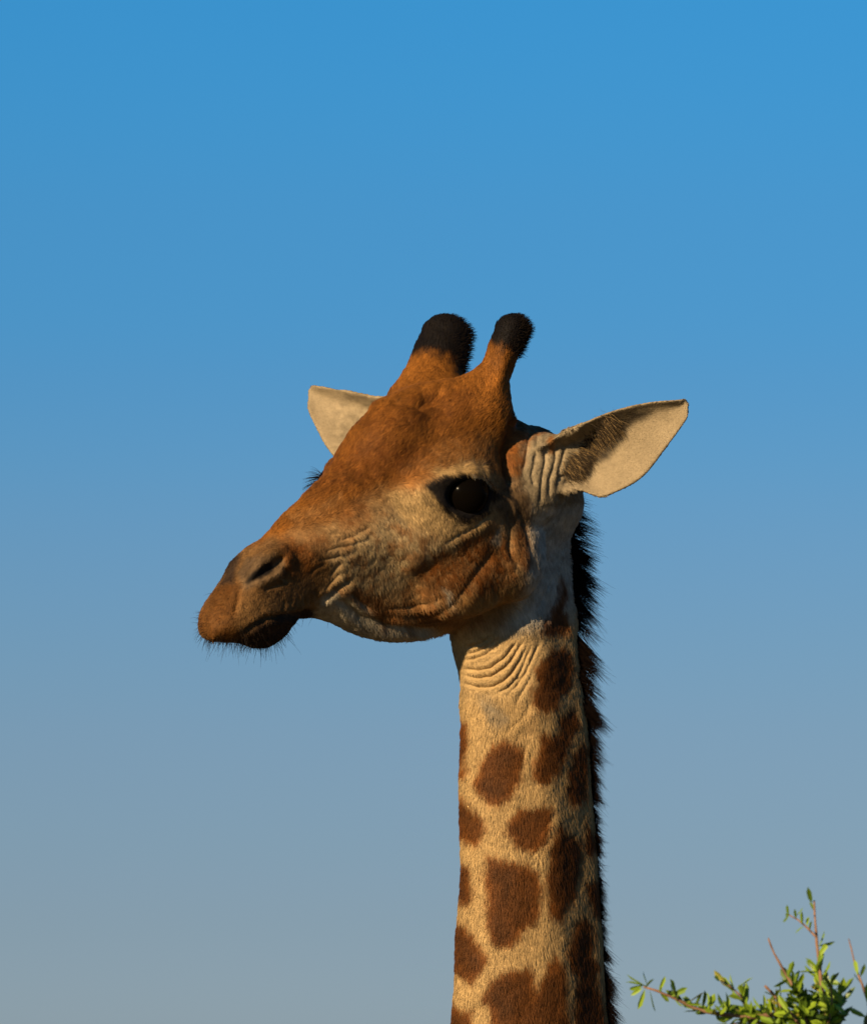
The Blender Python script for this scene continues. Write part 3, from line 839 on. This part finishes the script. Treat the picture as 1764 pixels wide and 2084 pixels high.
def fur(n):
    wgt = np.where(Nn[:, 2] > -.25, 1.0, .35)
    x, y = to_img(V)
    P, Nr, Cc = sample(n, wgt)
    x, y = to_img(P)
    # comb direction in the picture plane
    dv = np.zeros((n, 3))
    def put(m, d):
        dv[:] = dv*(1-m[:, None]) + np.asarray(d)*m[:, None]
    put(np.ones(n), (.45, -.85, -.1))
    up = sd_poly(x, y, [(470, 1125), (600, 1000), (670, 880), (780, 780), (820, 600), (1100, 600), (1050, 900), (1000, 955), (900, 955), (780, 1000), (640, 1075)])
    put(sstep(20, -20, up), (.55, .55, 0))
    put(sstep(830, 790, y), (.15, .9, 0))
    put(sstep(700, 620, x)*sstep(1080, 1130, y), (-.1, -.7, .1))
    put(sstep(1240, 1300, y)*sstep(880, 930, x), (.08, -1, 0))
    put(sstep(1060, 1090, x)*sstep(1000, 1040, y), (.05, -1, 0))
    put(sstep(1160, 1190, x)*sstep(1015, 1000, y), ED*.9)
    fe = sstep(.10, .04, P[:, 2])*sstep(800, 780, x)*sstep(960, 940, y)
    put(fe, FD*.9)
    dv += rng.normal(0, .16, (n, 3)) + .20*np.stack([fbm(x/14, y/14, o=2), fbm(x/14+9, y/14+3, o=2), fbm(x/14+5, y/14+31, o=2)], 1)
    dv -= (dv*Nr).sum(1, keepdims=True)*Nr
    dv /= np.linalg.norm(dv, axis=1, keepdims=True) + 1e-6
    ln = np.full(n, .0085)
    ln = ln + .005*sstep(1330, 1450, y)*sstep(880, 930, x)
    ln = ln + .004*sstep(1150, 1220, y)*sstep(700, 760, x)*sstep(1300, 1280, y)
    ln = np.where((x < 690) & (y > 1080), .0050, ln)
    ear = np.maximum(sstep(1160, 1190, x)*sstep(1015, 1000, y), fe)
    ln = ln*(1-ear) + .0028*ear
    eye = sd_poly(x, y, [(872, 988), (905, 972), (940, 964), (978, 974), (1006, 998), (990, 1036), (955, 1054), (925, 1046), (900, 1018)])
    ln = np.where(eye < 3, .0015, ln)
    nos = sd_poly(x, y, R1([(420, 965), (465, 875), (560, 815), (625, 795), (640, 865), (540, 930), (440, 970)]))
    ln = np.where(nos < 2, .0010, ln)
    fz = sd_poly(x, y, R5([(340, 480), (980, 480), (980, 700), (880, 950), (600, 960), (340, 900)]))
    ln = np.where(fz < 0, .0045, ln)
    fz = sd_poly(x, y, R3([(480, 380), (800, 400), (880, 700), (700, 950), (560, 900), (480, 650)]))
    ln = np.where(fz < 0, .0040, ln)
    ln = ln*rng.uniform(.65, 1.35, n)
    lift = rng.uniform(.04, .22, n)[:, None]
    l = ln[:, None]
    P0 = P - Nr*.0006
    P1 = P + dv*l*.5 + Nr*l*lift*.8
    P2 = P + dv*l + Nr*l*lift*.9
    pts = np.stack([P0, P1, P2], 1)
    rad = np.stack([np.full(n, .00036), np.full(n, .00030), np.full(n, .00008)], 1) * rng.uniform(.8, 1.3, (n, 1))
    vr = (1 - .6*ear)[:, None]
    cc = Cc * ((1 + vr*rng.uniform(-.24, .26, (n, 1))) * (1 + .12*vr*fbm(x/6, y/6, o=2)[:, None]))
    return pts, rad, cc, Nr
pts, rad, cc, nr = fur(430000)
hair_obj('coat_hair', pts, rad, cc, nr, M_FUR, gir, kind='stuff')

def strands(P, D, L, N, k=5, r0=.0004, r1=.00006, sag=(0, 0, 0), jit=.15):
    """curved strands: roots P, unit directions D, lengths L"""
    n = len(P)
    D = D + rng.normal(0, jit, (n, 3)); D /= np.linalg.norm(D, axis=1, keepdims=True)
    ts = np.linspace(0, 1, k)
    sg = np.asarray(sag)
    sg = np.broadcast_to(sg, (n, 3))
    pts = P[:, None] + D[:, None]*(L[:, None]*ts)[:, :, None] + sg[:, None]*(L[:, None]*ts**2)[:, :, None]
    rad = np.broadcast_to(r0 + (r1-r0)*ts**1.3, (n, k)).copy()
    return pts, rad

# mane -------------------------------------------------------------
def nape(y):
    """point of the nape at picture height y"""
    v = (1042 - y)*S
    Rx = np.interp(y, *NKR); Lx = np.interp(y, *NKL)
    c = ((Lx+Rx)/2 - 882)*S; a = (Rx-Lx)/2*S
    wc = -v*math.tan(TH) - .01
    return np.stack([(Rx - 882)*S, v, wc - .24*a], 1)
NL = 330
yl = np.sort(rng.uniform(1000, 2195, NL))
lang = np.interp(yl, [1000, 1060, 1150, 1300, 1500, 1700, 2200], [-6, -16, -36, -48, -50, -60, -56]) + rng.normal(0, 9, NL)
llen = np.interp(yl, [1000, 1040, 1100, 1300, 1420, 1500, 1600, 1700, 1850, 1930, 2000, 2200], [.034, .052, .046, .052, .050, .036, .028, .018, .015, .026, .032, .038])*rng.uniform(.55, 1.15, NL)
lside = rng.normal(0, .006, NL)
n = NL*42
li = np.repeat(np.arange(NL), 42)
yr = np.clip(yl[li] + rng.normal(0, 9, n), 995, 2200)
side = lside[li] + rng.normal(0, .004, n)
P = nape(yr); P[:, 2] += side; P[:, 0] -= .003 + np.abs(side)*.5
tipL = nape(yl)
tipD = np.stack([np.cos(np.radians(lang)), np.sin(np.radians(lang)), -.10 + lside*8], 1)
tip = (tipL + tipD*llen[:, None])[li] + rng.normal(0, .0045, (n, 3))
shortf = rng.uniform(.45, 1.08, n)[:, None]
D = (tip - P)*shortf; Lh = np.linalg.norm(D, axis=1); D /= Lh[:, None]
pts, rad = strands(P, D, Lh, None, 5, .00040, .00007, (0.06, -.16, 0), .06)
cc = np.array([.0050, .0030, .0020])*rng.uniform(.4, 1.7, (n, 1))
hair_obj('mane', pts, rad, cc, np.tile([.6, .3, .4], (n, 1)), M_LONG, gir, kind='stuff')

# horn tufts -------------------------------------------------------
for i in (0, 1):
    b, t, _ = HORNS[i]
    h = ((Q3 - b) @ (t-b)) / ((t-b) @ (t-b)); r = np.linalg.norm(Q3 - b - h[:, None]*(t-b), axis=1)
    wgt = sstep((.55, .35)[i], (.85, .7)[i], h)*(r < .075)
    n = 5000
    P, Nr, Cc = sample(n, wgt)
    axis = HB.T @ ((t-b)/np.linalg.norm(t-b))
    back = np.clip((Nr @ np.array([.8, .1, -.4])), 0, 1)
    D = Nr*.30 + axis*.75 + np.array([.1, -.25, 0])*back[:, None]
    D /= np.linalg.norm(D, axis=1, keepdims=True)
    Lh = (.0045 + .013*back**1.5)*rng.uniform(.6, 1.2, n)
    pts, rad = strands(P, D, Lh, None, 4, .00042, .0001, (.15, -.25, 0), .25)
    hair_obj('horn_tuft', pts, rad, C_DARK*rng.uniform(.3, 1.2, (n, 1)), Nr, M_LONG, gir, kind='stuff')

# whiskers ---------------------------------------------------------
xv, yv = to_img(V)
wgt = sstep(680, 560, xv)*sstep(1150, 1290, yv)*(1 + 3*sstep(1270, 1310, yv))
n = 620
P, Nr, Cc = sample(n, wgt)
xp, yp = to_img(P)
D = Nr + np.array([-.1, -.35, 0])
D /= np.linalg.norm(D, axis=1, keepdims=True)
Lh = (.004 + .016*rng.random(n)**1.8)*np.where(rng.random(n) < .15, 1.7, 1)*np.where(yp > 1275, 1.15, .8)
pts, rad = strands(P, D, Lh, None, 5, .00030, .00006, (0, -.2, 0), .25)
hair_obj('whiskers', pts, rad, C_DARK*rng.uniform(.6, 2, (n, 1)), Nr, M_LONG, gir, kind='stuff')

# eyes and lashes --------------------------------------------------
em, et, ep = nodes_of('eye_black')
ep.inputs['Base Color'].default_value = (.002, .0015, .001, 1); ep.inputs['Roughness'].default_value = .15; ep.inputs['Specular IOR Level'].default_value = .011
for c in (warp(EYE_C), warp(EYE_F)):
    bmm = bmesh.new(); bmesh.ops.create_uvsphere(bmm, u_segments=48, v_segments=32, radius=EYE_R)
    me = bpy.data.meshes.new('eye'); bmm.to_mesh(me); bmm.free(); me.materials.append(em)
    me.polygons.foreach_set('use_smooth', [True]*len(me.polygons))
    e = bpy.data.objects.new('eye', me); col.objects.link(e); e.parent = gir; e.location = to_world(c) - GL
def lash(pts_img, dirs, n, L, w=None, P=None):
    t = rng.random(n)*(len(pts_img)-1); i = t.astype(int); f = (t-i)[:, None]
    A = np.asarray(P if P is not None else warp(surf(pts_img)))
    P0 = A[i]*(1-f) + A[np.minimum(i+1, len(A)-1)]*f
    dd = np.asarray(dirs, float); D = dd[i]*(1-f) + dd[np.minimum(i+1, len(dd)-1)]*f
    D /= np.linalg.norm(D, axis=1, keepdims=True)
    pts, rad = strands(P0, D, L*rng.uniform(.6, 1.2, n), None, 5, .00035, .00006, (0, -.35, .1), .16)
    return pts, rad
pts, rad = lash([(884, 990), (905, 976), (930, 966), (958, 963), (985, 974), (1004, 994)],
                [(-.9, -.3, .4), (-.8, -.3, .5), (-.6, .1, .7), (0, .3, .8), (.5, .1, .8), (.8, -.2, .6)], 110, .016)
pts2, rad2 = lash([(895, 1016), (920, 1043), (950, 1052), (980, 1040)], [(-.3, -.8, .4), (-.1, -.9, .4), (0, -.9, .4), (.2, -.9, .4)], 90, .011)
pts = np.concatenate([pts, pts2]); rad = np.concatenate([rad, rad2])
hair_obj('eyelashes', pts, rad, np.tile(C_DARK, (len(pts), 1)), np.tile([0, 0, 1.], (len(pts), 1)), M_LONG, gir, kind='stuff')
_f = loc(V); _far = np.abs(_f[:, 1] - FORB[1]) < .09
_m = (np.abs(_f[:, 0] - FORB[0]) < .07) & (np.abs(_f[:, 2] - FORB[2]) < .06) & (_f[:, 1] < -.06)
_p = V[_m]; _x, _y = to_img(_p)
FE = np.stack([_p[np.argmin(_x + 60*np.abs(_y - y_)/10)] for y_ in (968, 975, 982)])
pts, rad = lash([0, 0, 0], [(-.7, .55, 0), (-1, .15, 0), (-1, -.1, 0)], 60, .030, P=FE)
hair_obj('eyelashes', pts, rad, np.tile(C_DARK, (len(pts), 1)), np.tile([0, 0, 1.], (len(pts), 1)), M_LONG, gir, kind='stuff')

# hair inside the near ear -----------------------------------------
n = 2600
line = np.array(R3([(1110, 310), (1060, 400), (1000, 470), (920, 540), (860, 600), (850, 690)]))
t = rng.random(n)*(len(line)-1); i = t.astype(int); f = (t-i)[:, None]
pim = line[i]*(1-f) + line[np.minimum(i+1, len(line)-1)]*f + rng.normal(0, 9, (n, 2))
P = warp(surf(pim))
D = np.tile(np.array([.75, -.45, .25]), (n, 1)); D /= np.linalg.norm(D, axis=1, keepdims=True)
pts, rad = strands(P, D, rng.uniform(.008, .030, n), None, 5, .00024, .00005, (.1, -.3, -.3), .32)
mixd = rng.random((n, 1)) < .8
hair_obj('ear_hair', pts, rad, np.where(mixd, np.array([.035, .025, .016]), C_CREAM*.6), np.tile([-.3, .2, .9], (n, 1)), M_LONG, gir, kind='stuff')

# ------------------------------------------------------------------ thorn tree beside the giraffe
def R7(p): return [(1276 + .28*x, 1766 + .28*y) for x, y in p]
TW = -1.4
barkm, kt, kp = nodes_of('twig_bark')
tc = kt.nodes.new('ShaderNodeTexCoord'); nz = kt.nodes.new('ShaderNodeTexNoise'); nz.inputs['Scale'].default_value = 90; nz.inputs['Detail'].default_value = 5
rp = kt.nodes.new('ShaderNodeValToRGB'); rp.color_ramp.elements[0].color = (.09, .045, .025, 1); rp.color_ramp.elements[1].color = (.24, .13, .07, 1)
kt.links.new(tc.outputs['Object'], nz.inputs['Vector']); kt.links.new(nz.outputs['Fac'], rp.inputs['Fac']); kt.links.new(rp.outputs['Color'], kp.inputs['Base Color']); kp.inputs['Roughness'].default_value = .8
leafms = []
for nm, c in (('leaf_bright', (.22, .32, .02)), ('leaf_mid', (.15, .24, .018)), ('leaf_dark', (.08, .14, .014)), ('leaf_yellow', (.21, .20, .025))):
    m, nt, p = nodes_of(nm)
    tc = nt.nodes.new('ShaderNodeTexCoord'); nz = nt.nodes.new('ShaderNodeTexNoise'); nz.inputs['Scale'].default_value = 150
    mi = nt.nodes.new('ShaderNodeMix'); mi.data_type = 'RGBA'; mi.inputs[6].default_value = (*[v*.7 for v in c], 1); mi.inputs[7].default_value = (*[v*1.3 for v in c], 1)
    nt.links.new(tc.outputs['Object'], nz.inputs['Vector']); nt.links.new(nz.outputs['Fac'], mi.inputs['Factor']); nt.links.new(mi.outputs[2], p.inputs['Base Color'])
    p.inputs['Roughness'].default_value = .45
    tr = nt.nodes.new('ShaderNodeBsdfTranslucent'); nt.links.new(mi.outputs[2], tr.inputs['Color'])
    ms = nt.nodes.new('ShaderNodeMixShader'); ms.inputs[0].default_value = .3
    nt.links.new(p.outputs[0], ms.inputs[1]); nt.links.new(tr.outputs[0], ms.inputs[2]); nt.links.new(ms.outputs[0], nt.nodes['Material Output'].inputs['Surface'])
    leafms.append(m)
tree_base = to_world(np.array([.78, 0, TW - .25])); tree_base[2] = 0
tree = bpy.data.objects.new('thorn_tree', None); col.objects.link(tree); tree.location = tree_base
tag(tree, 'leafy green thorn tree top with bare reddish twigs beside the neck', 'tree')
def tube(name, P, r0, r1, sides=7):
    """P: world points"""
    P = np.asarray(P, float); n = len(P)
    T = np.gradient(P, axis=0); T /= np.linalg.norm(T, axis=1, keepdims=True)
    up = np.array([.3, .9, .2])
    vs, fs = [], []
    for i in range(n):
        a = np.cross(T[i], up); a /= np.linalg.norm(a); b = np.cross(T[i], a)
        r = r0 + (r1-r0)*i/(n-1)
        r *= 1 + .12*math.sin(i*2.3)
        for k in range(sides):
            q = 2*pi*k/sides
            vs.append(P[i] + r*(cos(q)*a + sin(q)*b) - tree_base)
    for i in range(n-1):
        for k in range(sides):
            fs.append((i*sides+k, i*sides+(k+1) % sides, (i+1)*sides+(k+1) % sides, (i+1)*sides+k))
    fs.append(tuple(range(sides))[::-1]); fs.append(tuple((n-1)*sides+k for k in range(sides)))
    return mesh_obj(name, vs, fs, barkm, tree)
def resample(P, m):
    P = np.asarray(P, float)
    d = np.concatenate([[0], np.cumsum(np.linalg.norm(np.diff(P, axis=0), axis=1))])
    t = np.linspace(0, d[-1], m)
    return np.stack([np.interp(t, d, P[:, i]) for i in range(P.shape[1])], 1)
hub = np.array([1330, 1260.])    # where the visible boughs gather, below the frame (R7 numbers)
BR = [  # picture points, depth at the tip, radii tip / root in px
 ([(120, 870), (200, 890), (320, 940), (420, 990), (520, 1040), (650, 1062), (800, 1082), (960, 1085), (1100, 1062), (1200, 1090), (1300, 1200)], .10, 2.0, 6.5),
 ([(1360, 240), (1366, 400), (1380, 560), (1395, 700), (1410, 860), (1440, 1000), (1420, 1150), (1360, 1260)], -.05, 1.8, 6.0),
 ([(1175, 345), (1240, 380), (1310, 440), (1372, 505)], -.02, 1.2, 2.6),
 ([(1025, 515), (1060, 610), (1110, 700), (1160, 790), (1200, 850), (1260, 960), (1290, 1100), (1330, 1230)], .05, 1.6, 5.0),
 ([(1005, 865), (1060, 920), (1110, 980), (1130, 1060)], .08, 2.6, 4.5),
 ([(1610, 520), (1640, 640), (1670, 760), (1720, 880), (1764, 1010), (1740, 1150), (1600, 1320)], -.12, 1.2, 5.0),
 ([(680, 825), (760, 872), (830, 940), (880, 1080)], .06, 1.2, 2.6),
 ([(1480, 850), (1492, 1000), (1470, 1120), (1380, 1250)], .04, 1.5, 4.0),
 ([(1560, 930), (1530, 1050), (1450, 1180), (1370, 1260)], -.06, 1.5, 4.0),
 ([(1180, 1050), (1230, 1110), (1290, 1200)], .10, 2.5, 5.0),
 ([(740, 1144), (860, 1120), (1010, 1130), (1180, 1180), (1300, 1240)], .02, 1.5, 4.0)]
boughs = []
for pts_, dw, ra, rb in BR:
    a = resample(np.array(R7(pts_)), 14)
    wts = np.linspace(dw, 0, 14)
    L3 = np.array([img(x, y, TW + w_) for (x, y), w_ in zip(a, wts)])
    L3 += np.concatenate([np.zeros((14, 2)), .006*np.sin(np.arange(14)*1.7 + dw*50)[:, None]], 1)
    boughs.append(L3)
    tube('branch', to_world(L3), ra*S*1.15, rb*S*1.15)
hubW = to_world(img(*R7([(1335, 1262)])[0], TW))
limb = np.array([hubW, hubW + [.02, .05, -.35], hubW + [.05, .10, -.9], tree_base + [0, 0, 1.6], tree_base + [.03, 0, .7], tree_base + [0, 0, -.05]])
tube('trunk', resample(limb, 26), .012, .085, 10)
low = []
for k in range(14):
    z0 = random.uniform(1.3, 2.75); t0 = np.array([np.interp(z0, resample(limb, 26)[::-1, 2], resample(limb, 26)[::-1, i]) for i in range(3)])
    q = random.uniform(0, 2*pi); Lb = random.uniform(.5, 1.0)
    e_ = np.array([t0 + np.array([cos(q)*Lb*f, sin(q)*Lb*f*.8, .45*Lb*f*(1.2-f*.5)]) + np.random.default_rng(k).normal(0, .015, 3) for f in np.linspace(0, 1, 9)])
    e_[:, 2] = np.minimum(e_[:, 2], 3.18)
    tube('branch', e_, .022, .005, 6); low.append(e_)
# one folded, pointed leaf
lv = [(0, 0, 0), (.35, .13, .03), (.75, .15, .035), (1, .02, -.03), (.75, -.13, .035), (.35, -.12, .03), (.35, 0, -.015), (.75, 0, -.02)]
lf = [(0, 6, 1), (1, 6, 7, 2), (2, 7, 3), (3, 7, 4), (4, 7, 6, 5), (5, 6, 0)]
leaf_me = []
for m in leafms:
    me = bpy.data.meshes.new('leaf'); me.from_pydata(lv, [], lf); me.materials.append(m); leaf_me.append(me)
from mathutils import Matrix
def leaf_frame(D, roll):
    D = np.asarray(D, float); D /= np.linalg.norm(D)
    a = np.cross(D, [.13, .4, .9]); a /= np.linalg.norm(a); b = np.cross(D, a)
    return D, a*cos(roll) + b*sin(roll), -a*sin(roll) + b*cos(roll)
nleaf = 0
hidden_leaves = []
def leaf(Pl, Dl, L, wide=1.0):
    global nleaf
    if nleaf >= 295 or to_img(np.asarray(Pl)[None])[1][0] > 2125 or to_img(np.asarray(Pl)[None])[0][0] > 1800:
        hidden_leaves.append((Pl, Dl, L)); return
    D, a, b = leaf_frame(np.array([Dl[0]*AX[i] + Dl[1]*AV[i] + Dl[2]*AW[i] for i in range(3)]), random.uniform(0, 2*pi))
    ob = bpy.data.objects.new('leaf', random.choices(leaf_me, (5, 5, 3, 1))[0])
    Pw = to_world(Pl) - tree_base
    ob.matrix_basis = Matrix(((D[0]*L, a[0]*L*wide, b[0]*L, Pw[0]), (D[1]*L, a[1]*L*wide, b[1]*L, Pw[1]), (D[2]*L, a[2]*L*wide, b[2]*L, Pw[2]), (0, 0, 0, 1)))
    ob.parent = tree; col.objects.link(ob); nleaf += 1
def along(bi, t):
    L3 = boughs[bi]; f = t*(len(L3)-1); i = min(int(f), len(L3)-2)
    return L3[i] + (L3[i+1]-L3[i])*(f-i), (L3[i]-L3[i+1])/np.linalg.norm(L3[i]-L3[i+1])
def sprout(bi, t, n, spread=.9, L=(.012, .021), up=.35):
    P, T = along(bi, t)
    for _ in range(max(1, round(n*(.72 if nleaf < 295 else 1.6)))):
        d = T*.6 + np.array([random.gauss(0, spread), random.gauss(up, spread*.8), random.gauss(0, spread)])
        leaf(P + np.array([random.gauss(0, .002) for _ in range(3)]), d, random.uniform(*L)*2.2, random.uniform(.8, 1.1))
for t, n_ in ((.0, 7), (.03, 4), (.09, 4), (.16, 2), (.20, 5), (.26, 4), (.31, 5), (.36, 5), (.40, 6), (.45, 6), (.50, 6), (.56, 7), (.62, 8), (.67, 8), (.72, 9), (.77, 9), (.82, 9), (.88, 8), (.93, 8)): sprout(0, t, n_)
for t, n_ in ((.02, 2), (.08, 1), (.34, 3), (.40, 2), (.50, 3), (.56, 4), (.64, 4), (.70, 6), (.76, 7), (.82, 7), (.9, 7), (.96, 7)): sprout(1, t, n_, .5 if t < .5 else .8, up=.5)
for t, n_ in ((.0, 4), (.2, 3), (.45, 2), (.6, 3), (.8, 2)): sprout(2, t, n_, .6, (.009, .014))
for t, n_ in ((.42, 3), (.5, 5), (.58, 7), (.66, 8), (.74, 8), (.82, 8), (.9, 7)): sprout(3, t, n_)
for t, n_ in ((.5, 5), (.7, 6), (.9, 6)): sprout(4, t, n_)
for t, n_ in ((.32, 3), (.40, 2), (.58, 3), (.68, 4), (.78, 5)): sprout(5, t, n_, .7)
for t, n_ in ((.0, 2), (.15, 2), (.4, 5), (.6, 5), (.8, 6)): sprout(6, t, n_, .6, (.014, .022))
for bi in (7, 8):
    for t, n_ in ((.0, 4), (.15, 5), (.3, 6), (.45, 7), (.6, 7), (.8, 7)): sprout(bi, t, n_, .7)
for t, n_ in ((.1, 4), (.4, 5), (.7, 5)): sprout(9, t, n_)
for t, n_ in ((.0, 3), (.2, 5), (.4, 6), (.6, 6), (.8, 6)): sprout(10, t, n_)
for bi in (0, 1, 3, 7, 8, 10):
    for t in np.linspace(.5, .95, 8): sprout(bi, float(t), 4)
print('leaves', nleaf, len(hidden_leaves))
# the lower crown, below the frame
fv, ff = [], []
lva = np.array(lv)
for Pl, Dl, L in hidden_leaves:
    D, a, b = leaf_frame(Dl[0]*AX + Dl[1]*AV + Dl[2]*AW, random.uniform(0, 6)); k = len(fv)
    pv = to_world(Pl) - tree_base + (lva[:, :1]*D + lva[:, 1:2]*a + lva[:, 2:]*b)*L
    fv.extend(pv.tolist()); ff.extend([tuple(k+q for q in f_) for f_ in lf])
for e_ in low:
    for _ in range(210):
        f = random.uniform(.25, 1)*8; i = min(int(f), 7)
        P = e_[i] + (e_[i+1]-e_[i])*(f-i) + np.random.default_rng(len(fv)).normal(0, .035, 3)
        D, a, b = leaf_frame((random.gauss(0, 1), random.gauss(0, 1), random.gauss(.3, 1)), random.uniform(0, 6))
        L = random.uniform(.014, .024); k = len(fv)
        pv = P - tree_base + (lva[:, :1]*D + lva[:, 1:2]*a + lva[:, 2:]*b)*L
        fv.extend(pv.tolist()); ff.extend([tuple(k+q for q in f_) for f_ in lf])
fo = mesh_obj('foliage', fv, ff, leafms[1], tree, smooth=False)
for m in (leafms[0], leafms[2]): fo.data.materials.append(m)
fo.data.polygons.foreach_set('material_index', np.repeat(rng.integers(0, 3, len(ff)//len(lf)), len(lf))); fo['kind'] = 'stuff'
